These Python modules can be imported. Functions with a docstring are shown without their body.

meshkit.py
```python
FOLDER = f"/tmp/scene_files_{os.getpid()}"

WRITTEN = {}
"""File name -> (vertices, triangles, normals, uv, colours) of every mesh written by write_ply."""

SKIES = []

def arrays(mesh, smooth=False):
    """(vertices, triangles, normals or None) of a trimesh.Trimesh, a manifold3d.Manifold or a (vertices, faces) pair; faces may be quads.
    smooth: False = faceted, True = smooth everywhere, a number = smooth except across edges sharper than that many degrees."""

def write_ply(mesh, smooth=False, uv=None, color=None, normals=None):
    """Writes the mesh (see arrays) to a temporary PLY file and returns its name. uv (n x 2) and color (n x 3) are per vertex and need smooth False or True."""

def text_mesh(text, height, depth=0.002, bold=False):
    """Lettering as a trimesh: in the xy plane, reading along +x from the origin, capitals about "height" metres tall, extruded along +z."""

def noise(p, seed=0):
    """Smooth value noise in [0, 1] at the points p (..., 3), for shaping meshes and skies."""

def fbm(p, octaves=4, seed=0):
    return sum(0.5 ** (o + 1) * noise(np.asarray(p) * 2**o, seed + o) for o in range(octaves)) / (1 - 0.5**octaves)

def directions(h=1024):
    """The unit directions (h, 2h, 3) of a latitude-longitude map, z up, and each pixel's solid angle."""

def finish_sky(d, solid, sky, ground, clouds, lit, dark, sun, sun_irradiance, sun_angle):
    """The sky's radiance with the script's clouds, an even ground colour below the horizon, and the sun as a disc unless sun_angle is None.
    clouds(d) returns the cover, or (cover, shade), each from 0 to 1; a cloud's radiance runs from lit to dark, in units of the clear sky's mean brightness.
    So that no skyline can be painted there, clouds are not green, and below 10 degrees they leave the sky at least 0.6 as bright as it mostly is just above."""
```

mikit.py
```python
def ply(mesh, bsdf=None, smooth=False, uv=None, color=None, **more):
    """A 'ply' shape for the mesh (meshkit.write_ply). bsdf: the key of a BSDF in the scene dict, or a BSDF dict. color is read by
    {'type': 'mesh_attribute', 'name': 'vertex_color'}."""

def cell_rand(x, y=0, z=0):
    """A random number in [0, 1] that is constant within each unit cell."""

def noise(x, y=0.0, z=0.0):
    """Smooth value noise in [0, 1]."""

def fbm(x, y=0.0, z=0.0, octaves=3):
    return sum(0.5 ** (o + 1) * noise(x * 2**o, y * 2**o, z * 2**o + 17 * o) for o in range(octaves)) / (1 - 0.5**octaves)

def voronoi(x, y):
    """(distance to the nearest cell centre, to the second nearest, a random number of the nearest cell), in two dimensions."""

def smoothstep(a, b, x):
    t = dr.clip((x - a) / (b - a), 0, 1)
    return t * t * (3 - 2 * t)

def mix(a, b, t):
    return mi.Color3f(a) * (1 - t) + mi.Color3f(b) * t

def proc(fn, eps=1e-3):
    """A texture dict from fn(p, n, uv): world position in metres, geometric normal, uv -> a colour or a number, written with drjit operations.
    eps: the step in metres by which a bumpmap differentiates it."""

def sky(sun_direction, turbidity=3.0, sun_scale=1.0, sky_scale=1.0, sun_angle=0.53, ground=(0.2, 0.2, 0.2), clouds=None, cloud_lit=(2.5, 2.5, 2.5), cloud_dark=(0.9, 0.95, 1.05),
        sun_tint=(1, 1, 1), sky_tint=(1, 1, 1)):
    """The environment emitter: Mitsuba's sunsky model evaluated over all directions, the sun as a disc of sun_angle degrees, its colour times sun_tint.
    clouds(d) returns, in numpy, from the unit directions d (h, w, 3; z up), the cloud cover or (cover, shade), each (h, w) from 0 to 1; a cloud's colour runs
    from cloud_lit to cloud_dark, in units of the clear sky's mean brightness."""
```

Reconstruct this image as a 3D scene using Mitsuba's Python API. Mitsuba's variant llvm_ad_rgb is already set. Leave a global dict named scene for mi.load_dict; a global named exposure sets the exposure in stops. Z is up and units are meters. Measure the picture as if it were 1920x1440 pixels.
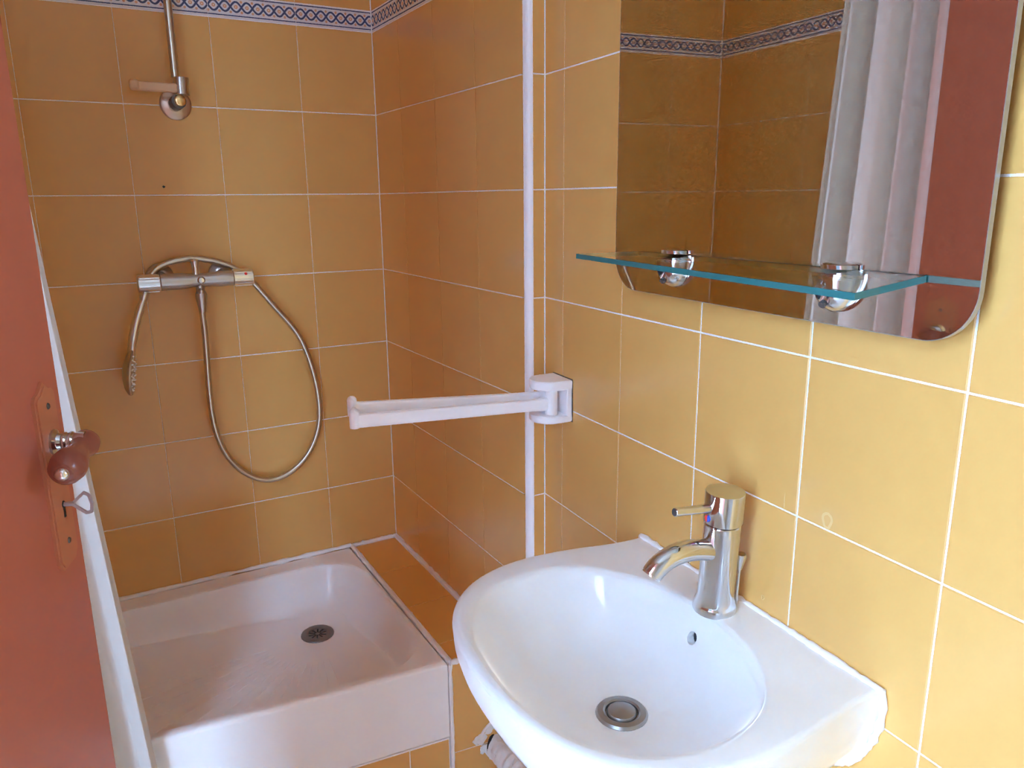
import math, random
import numpy as np, trimesh, mitsuba as mi, drjit as dr
import manifold3d as m3
import mikit
from shapely.geometry import Polygon, LineString, Point

rng = np.random.default_rng(7)
T = mi.ScalarTransform4f
scene, labels = {}, {}

# ---------------------------------------------------------------- camera, sky, exposure
F_PX = 1434.33
RIGHT = np.array([0.868, -0.496, -0.010]); DOWN = np.array([-0.125, -0.200, -0.972]); FWD = np.array([0.480, 0.845, -0.235])
RVEC = (0.2299, -0.5156, -0.0711)
def rodrigues(v):
    v = np.array(v); t = np.linalg.norm(v); k = v / t
    K = np.array([[0, -k[2], k[1]], [k[2], 0, -k[0]], [-k[1], k[0], 0]])
    return np.eye(3) + math.sin(t) * K + (1 - math.cos(t)) * K @ K
M = rodrigues(RVEC) @ np.array([[1, 0, 0], [0, 0, -1], [0, 1, 0]], float)
RIGHT, DOWN, FWD = M
EYE = np.array([0, 0, 1.3843])
cam = np.eye(4); cam[:3, 0] = -RIGHT; cam[:3, 1] = -DOWN; cam[:3, 2] = FWD; cam[:3, 3] = EYE
scene['camera'] = {'type': 'perspective', 'fov': math.degrees(2 * math.atan(960 / F_PX)), 'fov_axis': 'x', 'near_clip': 0.01, 'far_clip': 100.0, 'to_world': T(cam.tolist())}
# overcast daylight that comes in through the open doorway on the left of the camera
scene['sky'] = mikit.sky((0.6, -0.2, 0.7), turbidity=4.0, sun_scale=0.0, sky_scale=1.0, ground=(0.05, 0.05, 0.05),
                         clouds=lambda d: np.ones(d.shape[:2]), cloud_lit=(1.85, 3.0, 4.5), cloud_dark=(1.85, 3.0, 4.5))
exposure = 5.6

# ---------------------------------------------------------------- materials
def P(name, rgb, rough=0.4, metallic=0.0, spec=0.5, two=True, **kw):
    b = {'type': 'principled', 'base_color': {'type': 'rgb', 'value': list(rgb)} if not isinstance(rgb, dict) else rgb, 'roughness': rough, 'metallic': metallic, **kw}
    if metallic < 1: b['specular'] = spec
    scene[name] = {'type': 'twosided', 'bsdf': b} if two else b
    return name
TILES = [P('mat_tile_a', (0.66, 0.368, 0.113), 0.22), P('mat_tile_b', (0.65, 0.361, 0.109), 0.23), P('mat_tile_c', (0.67, 0.375, 0.117), 0.21)]
LEDGETILE = P('mat_ledge_tile', (0.72, 0.36, 0.09), 0.25)
GROUT = P('mat_grout', (0.80, 0.79, 0.80), 0.9, spec=0.1)
CERAMIC = P('mat_ceramic', (0.79, 0.80, 0.81), 0.06)
TRAYM = P('mat_tray', (0.82, 0.81, 0.82), 0.22)
CHROME = P('mat_chrome', (0.66, 0.67, 0.69), 0.03, 1.0)
CHROME2 = P('mat_chrome_worn', (0.80, 0.80, 0.80), 0.14, 1.0)
SATIN = P('mat_satin_metal', (0.55, 0.52, 0.50), 0.30, 1.0)
HOSE = P('mat_hose_metal', (0.62, 0.57, 0.50), 0.28, 1.0)
STEEL = P('mat_drain_steel', (0.36, 0.36, 0.36), 0.35, 0.9)
TRAYSTEEL = P('mat_tray_drain', (0.20, 0.19, 0.19), 0.40, 0.7)
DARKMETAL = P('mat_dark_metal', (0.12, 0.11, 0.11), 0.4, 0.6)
PLASTIC = P('mat_white_plastic', (0.86, 0.86, 0.90), 0.22)
CAULK = P('mat_caulk', (0.80, 0.79, 0.80), 0.5, spec=0.3)
DOORP = P('mat_door_paint', (0.42, 0.115, 0.07), 0.33)
PLATEP = P('mat_plate_paint', (0.44, 0.15, 0.075), 0.35)
LEVERP = P('mat_lever', (0.24, 0.075, 0.05), 0.22)
BLACK = P('mat_black', (0.012, 0.012, 0.014), 0.6)
GOLD = P('mat_brass', (0.85, 0.60, 0.28), 0.22, 1.0)
BRONZE = P('mat_flange', (0.55, 0.42, 0.32), 0.32, 1.0)
CEIL = P('mat_ceiling', (0.82, 0.81, 0.78), 0.9, spec=0.1)
FLOORM = P('mat_floor', (0.58, 0.58, 0.59), 0.4)
TERRACE = P('mat_terrace', (0.55, 0.54, 0.52), 0.9, spec=0.1)
PLASTER = P('mat_plaster', (0.72, 0.71, 0.70), 0.9, spec=0.1)
WOOD = P('mat_jamb', (0.42, 0.115, 0.07), 0.4)
HAZEP = P('mat_beige_plastic', (0.62, 0.41, 0.24), 0.4)
RED = P('mat_red', (0.75, 0.05, 0.05), 0.3)
BLUE = P('mat_blue', (0.04, 0.09, 0.45), 0.3)
KEYM = P('mat_key', (0.42, 0.41, 0.46), 0.35, 0.35)
scene['mat_mirror'] = {'type': 'twosided', 'bsdf': {'type': 'conductor', 'material': 'none', 'specular_reflectance': {'type': 'rgb', 'value': [0.80, 0.80, 0.78]}}}
P('mat_mirror_edge', (0.40, 0.40, 0.38), 0.15, 0.6)
scene['mat_glass'] = {'type': 'dielectric', 'int_ior': 1.52, 'ext_ior': 1.0}
GLASS_IN = {'type': 'homogeneous', 'albedo': {'type': 'rgb', 'value': [0.0, 0.0, 0.0]}, 'sigma_t': {'type': 'rgb', 'value': [1.0, 0.20, 0.20]}, 'scale': 9.0}
scene['mat_curtain'] = {'type': 'principledthin', 'base_color': {'type': 'rgb', 'value': [0.63, 0.61, 0.58]}, 'roughness': 0.7, 'diff_trans': 0.25, 'spec_trans': 0.0, 'eta': 1.3}

def border_fn(p, n, uv):
    s, t = mi.Float(uv.x), mi.Float(uv.y)            # metres along and up the border tile
    ph = s / 0.025 * math.pi
    A, w = 0.0108, 0.0027
    c = t - 0.025
    sl = dr.sqrt(1 + dr.square(A * math.pi / 0.025 * dr.cos(ph)))
    d1 = dr.abs(c - A * dr.sin(ph)) / sl
    d2 = dr.abs(c + A * dr.sin(ph)) / sl
    d = dr.minimum(d1, d2)
    col = mikit.mix((0.66, 0.66, 0.70), (0.66, 0.66, 0.70), 0.0)
    cx = s / 0.025 - dr.floor(s / 0.025) - 0.5       # loop centres
    e = dr.sqrt(dr.square(cx * 0.025) + dr.square(c))
    col = mikit.mix(col, (0.42, 0.46, 0.56), mikit.smoothstep(0.0100, 0.0085, dr.minimum(d1, d2) + e * 0.9))
    col = mikit.mix(col, (0.62, 0.33, 0.18), mikit.smoothstep(0.0048, 0.0036, e))
    col = mikit.mix(col, (0.80, 0.76, 0.70), mikit.smoothstep(0.0016, 0.0010, e))
    dx = dr.minimum(s / 0.025 - dr.floor(s / 0.025), 1 - (s / 0.025 - dr.floor(s / 0.025))) * 0.025
    o = dr.sqrt(dr.square(dx) + dr.square(dr.abs(c) - 0.0115))
    col = mikit.mix(col, (0.62, 0.33, 0.18), mikit.smoothstep(0.0034, 0.0024, o))
    col = mikit.mix(col, (0.045, 0.06, 0.16), mikit.smoothstep(w, w * 0.6, d))
    col = mikit.mix(col, (0.05, 0.065, 0.17), mikit.smoothstep(0.0016, 0.0010, dr.abs(dr.abs(c) - 0.0195)))
    return col
BORDER = P('mat_border', mikit.proc(border_fn), 0.25)

# ---------------------------------------------------------------- mesh helpers
def tm(v, f): return trimesh.Trimesh(np.asarray(v, float), np.asarray(f, int), process=False)
def cat(*ms):
    out = []
    for m in ms: out += list(m) if isinstance(m, (list, tuple)) else [m]
    return trimesh.util.concatenate(out)
def box(lo, hi):
    m = trimesh.creation.box(np.subtract(hi, lo)); m.apply_translation((np.add(lo, hi)) / 2); return m
def rbox(lo, hi, r, sub=2):
    lo, hi = np.array(lo, float) + r, np.array(hi, float) - r
    s = trimesh.creation.icosphere(sub, r).vertices
    pts = np.vstack([s + [x, y, z] for x in (lo[0], hi[0]) for y in (lo[1], hi[1]) for z in (lo[2], hi[2])])
    return trimesh.convex.convex_hull(pts)
def frame(d, up=(0, 0, 1)):
    d = np.array(d, float) / np.linalg.norm(d)
    a = np.cross(up, d)
    if np.linalg.norm(a) < 1e-6: a = np.cross((1, 0, 0), d)
    a /= np.linalg.norm(a); return a, np.cross(d, a), d
def lathe(prof, p0=(0, 0, 0), axis=(0, 0, 1), n=48, squash=1.0):
    """prof: list of (r, h); closed at ends where r = 0"""
    a, b, d = frame(axis); p0 = np.array(p0, float)
    t = np.arange(n) * 2 * np.pi / n
    v = np.vstack([p0 + h * d + r * (np.cos(t)[:, None] * a + squash * np.sin(t)[:, None] * b) for r, h in prof])
    f = []
    for i in range(len(prof) - 1):
        for j in range(n):
            k = (j + 1) % n; q = [i * n + j, i * n + k, (i + 1) * n + k, (i + 1) * n + j]
            if prof[i][0] > 1e-9: f.append([q[0], q[1], q[2]])
            if prof[i + 1][0] > 1e-9: f.append([q[0], q[2], q[3]])
    m = tm(v, f); m.merge_vertices(); return m
def cyl(p0, p1, r, r1=None, n=40, bev=0.0):
    p0, p1 = np.array(p0, float), np.array(p1, float); L = np.linalg.norm(p1 - p0); r1 = r if r1 is None else r1
    if bev: prof = [(0, 0), (r - bev, 0), (r, bev), (r1, L - bev), (r1 - bev, L), (0, L)]
    else: prof = [(0, 0), (r, 0), (r1, L), (0, L)]
    return lathe(prof, p0, p1 - p0, n)
def tube(pts, radii, n=16, caps=True):
    pts = np.asarray(pts, float); k = len(pts)
    radii = np.full(k, radii) if np.isscalar(radii) else np.asarray(radii, float)
    tang = np.gradient(pts, axis=0); tang /= np.linalg.norm(tang, axis=1, keepdims=True)
    a, b, _ = frame(tang[0]); rings = []; t = np.arange(n) * 2 * np.pi / n
    for i in range(k):
        a = a - tang[i] * np.dot(a, tang[i]); a /= np.linalg.norm(a); b = np.cross(tang[i], a)
        rings.append(pts[i] + radii[i] * (np.cos(t)[:, None] * a + np.sin(t)[:, None] * b))
    v = np.vstack(rings); f = []
    for i in range(k - 1):
        for j in range(n):
            q = (j + 1) % n
            f += [[i * n + j, i * n + q, (i + 1) * n + q], [i * n + j, (i + 1) * n + q, (i + 1) * n + j]]
    if caps:
        v = np.vstack([v, pts[0], pts[-1]]); c0, c1 = k * n, k * n + 1
        f += [[c0, (j + 1) % n, j] for j in range(n)] + [[c1, (k - 1) * n + j, (k - 1) * n + (j + 1) % n] for j in range(n)]
    return tm(v, f)
def spline(pts, n):
    from scipy.interpolate import CubicSpline
    pts = np.asarray(pts, float); s = np.r_[0, np.cumsum(np.linalg.norm(np.diff(pts, axis=0), axis=1))]
    u = np.linspace(0, s[-1], n); return CubicSpline(s, pts)(u)
def extrude(poly, h):
    return trimesh.creation.extrude_polygon(poly, h)
def man(m):
    m = m.copy(); m.merge_vertices()
    return m3.Manifold(m3.Mesh(np.asarray(m.vertices, np.float32), np.asarray(m.faces, np.uint32)))
def xf(m, R, o=(0, 0, 0)):
    """local -> world with columns R; keeps the winding outward"""
    m = m.copy(); R = np.asarray(R, float)
    v = np.asarray(m.vertices) @ R.T + np.asarray(o, float); f = np.asarray(m.faces)
    return tm(v, f[:, ::-1] if np.linalg.det(R) < 0 else f)

used = {}
def key_for(base):
    n = used.get(base, 0); used[base] = n + 1
    return base if n == 0 else f'{base}_{n:03d}'
def add(base, mesh, mat, smooth=False, label=None, **kw):
    k = key_for(base)
    scene[k] = mikit.ply(mesh, mat, smooth=smooth, **kw)
    if label: labels[k] = {'label': label}
    return k
def lab(k, label, cat=None, group=None, kind=None):
    labels[k] = {'label': label, **({'category': cat} if cat else {}), **({'group': group} if group else {}), **({'kind': kind} if kind else {})}

# ---------------------------------------------------------------- frames of the walls (columns: along the wall, out into the room, up)
D, X1 = 2.0099, 0.7406
SN = np.array([1, -0.063, 0]); SN /= np.linalg.norm(SN)
SE = np.array([0.063, 1, 0]); SE /= np.linalg.norm(SE)
SO = np.array([0.729, 0.449, 0.0])
SO = SO + SN * (((0.7792875 - 0.063003 * 1.25) / math.hypot(1, 0.063003)) - np.dot(SN, SO))
SINK = (np.column_stack([SE, -SN, [0, 0, 1]]), SO)                                      # u = w, toward the shower
BACK = (np.array([[1, 0, 0], [0, -1, 0], [0, 0, 1]], float).T, np.array([0, D, 0]))
SIDE = (np.column_stack([[0, 1, 0], [-1, 0, 0], [0, 0, 1]]).astype(float), np.array([X1, 0, 0]))
LP0 = np.array([-0.232, D, 0]); LD = np.array([-0.08, -1, 0]); LD /= np.linalg.norm(LD); LN = np.array([-LD[1], LD[0], 0])
LEFT = (np.column_stack([-LD, LN, [0, 0, 1]]), LP0)
FD = np.array([1, -0.093, 0]); FD /= np.linalg.norm(FD); FN = np.array([FD[1], -FD[0], 0])  # tray and ledge front, normal to -Y
FRONT = (np.column_stack([FD, FN, [0, 0, 1]]), np.array([0.600, 1.345, 0]))
def S(m): return xf(m, *SINK)
def B(m): return xf(m, *BACK)
def SP(w, d, z): return SINK[0] @ np.array([w, d, z]) + SINK[1]

# ---------------------------------------------------------------- tiles: one bevelled piece each
def tile_mesh(u0, u1, z0, z1, fr, depth=0.006, out=0.0, bev=0.0012, jit=True):
    w, h = u1 - u0, z1 - z0
    bv = min(bev, w * 0.2, h * 0.2)
    a = np.array([[0, 0], [w, 0], [w, h], [0, h]], float); b = np.array([[bv, bv], [w - bv, bv], [w - bv, h - bv], [bv, h - bv]])
    tl = rng.normal(0, 0.00006, 2) if jit else (0, 0)
    v = []
    for pts, y in ((b, 0), (a, -0.0007), (a, -depth)):
        for x, z in pts:
            yy = y + out + (0 if y == -depth else tl[0] * (x / max(w, 1e-3) - .5) + tl[1] * (z / max(h, 1e-3) - .5))
            v.append([u0 + x, yy, z0 + z])
    f = [[0, 1, 2], [0, 2, 3]]
    for r in (0, 4):
        for i in range(4):
            j = (i + 1) % 4; f += [[r + i, r + 4 + i, r + 4 + j], [r + i, r + 4 + j, r + j]]
    uv = np.array([[p[0] - u0, p[2] - z0] for p in v])
    R, o = fr
    vw = np.array(v) @ R.T + o; f = np.array(f)
    n = np.cross(vw[f[0, 1]] - vw[f[0, 0]], vw[f[0, 2]] - vw[f[0, 0]])
    if np.dot(n, R[:, 1]) < 0: f = f[:, ::-1]
    return tm(vw, f), uv
def lay(holder, fr, us, gu, rows, skip=lambda u, z: False, border_phase=0.0):
    """us: joint positions along the wall; gu: joint widths; rows: list of (z0, z1, kind)"""
    for z0, z1, kind in rows:
        for i in range(len(us) - 1):
            a, b = us[i] + gu[i] / 2, us[i + 1] - gu[i + 1] / 2
            if skip((us[i] + us[i + 1]) / 2, (z0 + z1) / 2): continue
            m, uv = tile_mesh(a, b, z0 + 0.00125, z1 - 0.00125, fr)
            if kind == 'border':
                add(holder + '__border_tile', m, BORDER, uv=uv, label='cream border tile with a blue twisted ring pattern' if i == 0 else None)
            else:
                add(holder + '__tile', m, TILES[int(rng.integers(3))])
ROWS = [(0.2 * i, 0.2 * i + 0.2, 'tile') for i in range(9)] + [(1.8, 1.85, 'border'), (1.85, 2.05, 'tile'), (2.05, 2.25, 'tile'), (2.25, 2.40, 'tile')]
GB = 0.0012                                                                             # grout lies this far behind the tile faces
def slab(fr, u0, u1, z0=0.0, z1=2.4, t=0.08): return xf(box([u0, -t, z0], [u1, -GB, z1]), *fr)

# back wall of the shower
kb = add('wall_back', slab(BACK, -0.36, 0.86), GROUT); lab(kb, 'back wall of the shower under ochre tiles', kind='structure')
usb = [-0.232, -0.0545, 0.1458, 0.3460, 0.5476, 0.7406]
lay('wall_back', BACK, usb, [0.003, .0012, .0012, .0012, .0012, .003], ROWS[2:])
add('wall_back__screw_hole', cyl([0.210, D - 0.0004, 1.419], [0.210, D + 0.003, 1.419], 0.0028, n=16), BLACK, label='tiny black hole in a tile')
# side wall of the shower (right) with its white corner profile and the narrow return
ks = add('wall_side', slab(SIDE, 1.262, 2.02, t=0.035), GROUT); lab(ks, 'right side wall of the shower under ochre tiles', kind='structure')
lay('wall_side', SIDE, [1.2525, 1.440, 1.6365, 1.836, D], [0.0, .0012, .0012, .0012, .003], ROWS[1:])
RET = (np.array([[1, 0, 0], [0, -1, 0], [0, 0, 1]], float).T, np.array([0, 1.2388, 0]))
kr = add('wall_return', xf(box([0.752, -0.03, 0], [0.779, -GB, 2.4]), *RET), GROUT); lab(kr, 'narrow tiled return strip beside the white corner profile', kind='structure')
lay('wall_return', RET, [0.7525, 0.7790], [0.0, 0.0035], ROWS)
q = np.linspace(0, np.pi / 2, 9)
prof = [(0.7530, 1.2525)] + [(0.7530 - 0.0125 * math.cos(t), 1.2525 - 0.0140 * math.sin(t)) for t in q]
tr = extrude(Polygon(prof + [(0.7530, 1.2525)]).buffer(0), 2.4)
kt = add('trim_1', tr, PLASTIC, smooth=40); lab(kt, 'white rounded corner profile running up the shower edge', kind='structure')
# wall of the basin
kk = add('wall_right', slab(SINK, -1.50, 0.800), GROUT); lab(kk, 'wall behind the basin under yellow tiles', kind='structure')
usk = [-1.406, -1.212, -1.019, -0.825, -0.632, -0.438, -0.244, -0.050, 0.142, 0.338, 0.533, 0.723, 0.792]
lay('wall_right', SINK, usk, [.0025] * 10 + [.0013, .0013, .003], ROWS)
# limescale marks on the tiles beside the faucet
SCALE = P('mat_limescale', (0.70, 0.45, 0.19), 0.6)
for (w, z), r, q in (((0.096, 1.004), 0.0080, 0.75), ((0.163, 0.996), 0.0026, 2.4), ((0.187, 0.867), 0.0030, 0.8)):
    ell = np.array([(w + r * math.cos(t) * (1 + 0.12 * math.sin(3 * t)), z + 0.008 * (r > .005) + r / q * math.sin(t)) for t in np.linspace(0, 2 * np.pi, 28, endpoint=False)]) if q < 2 else np.array([(w + r * 0.35 * math.cos(t), z + 0.016 + r * 4.5 * math.sin(t)) for t in np.linspace(0, 2 * np.pi, 28, endpoint=False)])
    pg = Polygon(ell); pg = pg.difference(pg.buffer(-r * 0.42)) if q < 2 else pg
    add('wall_right__limescale_mark', S(xf(extrude(pg, 0.0006), np.array([[1, 0, 0], [0, 0, 1], [0, 1, 0]], float).T, (0, -0.0004, 0))), SCALE, label='faint pale limescale mark')
# left wall of the shower
kl = add('wall_left', cat(slab(LEFT, -1.175, 0.05), slab(LEFT, -1.60, -1.175, z0=2.07)), GROUT); lab(kl, 'left side wall of the shower under ochre tiles', kind='structure')
lay('wall_left', LEFT, [-1.173, -0.953, -0.753, -0.553, -0.353, -0.153, -0.001], [.0012] * 6 + [.003], ROWS[2:])
# the rest of the room shell
kf = add('floor', box([-0.67, -1.0, -0.08], [0.86, 2.1, 0.0]), FLOORM); lab(kf, 'floor of the small bathroom', kind='structure')
kc = add('ceiling', box([-0.67, -1.0, 2.4], [0.9, 2.1, 2.46]), CEIL); lab(kc, 'ceiling of the small bathroom', kind='structure')
kn = add('wall_front', box([-0.67, -1.0, 0], [0.80, -0.92, 2.4]), FLOORM); lab(kn, 'wall behind the camera', kind='structure')
# doorway in the left wall: frame, wall pieces over and beside it
wl = cat(box([-0.66, -0.92, 0], [-0.27, -0.20, 2.4]), box([-0.66, -0.20, 2.33], [-0.27, 0.44, 2.4]))
kd = add('wall_doorway', wl, CEIL); lab(kd, 'wall around the open doorway left of the camera', kind='structure')
fr_ = cat(box([-0.40, 0.385, 0], [-0.262, 0.47, 2.4]), box([-0.665, -0.205, 0], [-0.265, -0.175, 2.33]), box([-0.665, -0.175, 2.30], [-0.265, 0.385, 2.33]))
kj = add('trim_2', fr_, WOOD); lab(kj, 'painted frame of the open doorway', kind='structure')
kg = add('ground_outside', box([-12, -9, -0.20], [-0.67, 9, -0.12]), TERRACE); lab(kg, 'pale terrace outside the doorway', kind='structure')

# ---------------------------------------------------------------- shower tray
Q = [(-0.2355, 2.006), (-0.2800, 1.4255), (0.598, 1.3460), (0.598, 2.006)]
outer = Polygon(Q)
inner = Polygon([(-0.195, 1.945), (-0.235, 1.4460), (0.583, 1.3700), (0.583, 1.945)]).buffer(-0.12).buffer(0.12, quad_segs=16)
DR = np.array([0.428, 1.772])
def ray_hit(poly, c, t):
    far = c + 3 * np.array([math.cos(t), math.sin(t)])
    g = poly.exterior.intersection(LineString([c, far]))
    p = g if g.geom_type == 'Point' else max(g.geoms, key=lambda s: Point(c).distance(s))
    return np.array(p.coords[0])
def loft(rings, closed_top=True):
    n = len(rings[0]); v = np.vstack(rings); f = []
    for i in range(len(rings) - 1):
        for j in range(n):
            k = (j + 1) % n
            f += [[i * n + j, (i + 1) * n + j, (i + 1) * n + k], [i * n + j, (i + 1) * n + k, i * n + k]]
    c0 = len(v); v = np.vstack([v, rings[0].mean(0), rings[-1].mean(0)])
    f += [[c0, j, (j + 1) % n] for j in range(n)] + [[c0 + 1, (len(rings) - 1) * n + (j + 1) % n, (len(rings) - 1) * n + j] for j in range(n)]
    m = tm(v, f); m.merge_vertices()
    m = tm(m.vertices, m.faces[m.area_faces > 1e-12])
    if m.volume < 0: m.invert()
    return m
ang = np.sort(np.r_[np.linspace(-np.pi, np.pi, 192, endpoint=False), [math.atan2(p[1] - DR[1], p[0] - DR[0]) + e for p in Q for e in (-1e-3, 0, 1e-3)]])
ro = np.array([ray_hit(outer, DR, t) for t in ang]); ri = np.array([ray_hit(inner, DR, t) for t in ang])
ZT = 0.412
rings = []
def at(pts, z): return np.column_stack([pts, np.broadcast_to(z, len(pts))])
def floor_z(p): return 0.306 + 0.036 * np.clip(np.linalg.norm(p - DR, axis=1) - 0.048, 0, 0.45)
L = np.linalg.norm(ri - DR, axis=1, keepdims=True); fl = DR + (ri - DR) * np.maximum(L - 0.075, 0.02) / L
for s in (0.0, 0.15, 0.35, 0.6, 0.85, 1.0):
    base = DR + (fl - DR) * (0.001 + 0.999 * s); rings.append(at(base, floor_z(base)))
for s, k in ((0.12, .03), (0.3, .115), (0.5, .30), (0.68, .553), (0.84, .818), (0.93, .933), (0.98, .979), (1.0, 1.0)):
    rings.append(at(fl + (ri - fl) * s, floor_z(fl) + (0.4088 - floor_z(fl)) * k))
def off(d): return np.array([ray_hit(outer.buffer(-d, join_style=2) if d else outer, DR, t) for t in ang])
lip = ri + (ro - ri) * 0.12; rings.append(at(lip, ZT))
for d, dz in ((0.010, 0), (0.006, -0.0012), (0.003, -0.0035), (0.001, -0.007), (0.0, -0.011)): rings.append(at(off(d), ZT + dz))
rings.append(at(ro, 0.226)); rings.append(at(DR + (ro - DR) * 0.9, 0.226))
tray = loft(rings)
ktr = add('shower_tray__basin', tray, TRAYM, smooth=35)
lab('shower_tray', 'white ceramic shower tray with a rounded hollow and a round drain', 'shower tray')
# anti-slip ribs fanning out from the drain
ribs = []
for i in range(15):
    t = math.pi + 0.10 + i * 0.10
    dvec = np.array([math.cos(t), math.sin(t)]); Lm = np.linalg.norm(ray_hit(inner, DR, t) - DR) - 0.10
    r0 = 0.13
    if Lm - r0 < 0.08: continue
    nv = np.array([-dvec[1], dvec[0]])
    k = int((Lm - r0) / 0.05)
    for j in range(k):
        a0, a1 = r0 + j * (Lm - r0) / k, r0 + (j + 0.8) * (Lm - r0) / k
        v = []
        for a in (a0, a1):
            zf = 0.306 + 0.036 * min(max(a - 0.048, 0), 0.45)
            c = DR + dvec * a
            v += [[*(c + nv * 0.0014), zf - .0005], [*c, zf + 0.0010], [*(c - nv * 0.0014), zf - .0005]]
        ribs.append(tm(v, [[0, 1, 4], [0, 4, 3], [1, 2, 5], [1, 5, 4], [0, 2, 1], [3, 4, 5]]))
kri = add('shower_tray__ribs', cat(ribs), TRAYM); lab(kri, 'fine anti-slip ribs on the tray floor', kind='stuff')
dc = np.array([*DR, 0.3065])
rim = lathe([(0, 0.001), (0.024, 0.001), (0.024, 0.0030), (0.030, 0.0045), (0.040, 0.0030), (0.0415, 0.0), (0.0, -0.002)], dc, n=56)
kdr = add('shower_tray__drain', rim, TRAYSTEEL, smooth=30, label='round grey drain cover')
slots = cat([xf(box([0.006, -0.0016, 0.0012], [0.022, 0.0016, 0.0016]), np.array([[math.cos(a), -math.sin(a), 0], [math.sin(a), math.cos(a), 0], [0, 0, 1]]), dc) for a in np.arange(10) * 2 * np.pi / 10])
add('shower_tray__drain__slots', slots, BLACK, label='dark radial slots')
def strip(p0, p1, r=0.006, n=40, seed=0):
    g = np.random.default_rng(seed); p0, p1 = np.array(p0, float), np.array(p1, float)
    t = np.linspace(0, 1, n)[:, None]
    return tube(p0 + (p1 - p0) * t, r * (1 + 0.15 * g.normal(0, 1, n)).clip(0.6, 1.4), 10)
add('shower_tray__sealant', strip([-0.232, D - 0.004, 0.4135], [0.600, D - 0.004, 0.4155], 0.0058, seed=1), CAULK, smooth=True, label='white sealant bead along the back wall')
add('shower_tray__sealant', strip([0.602, D - 0.006, 0.413], [0.602, 1.346, 0.412], 0.0060, seed=2), CAULK, smooth=True, label='white sealant bead beside the ledge')

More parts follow.
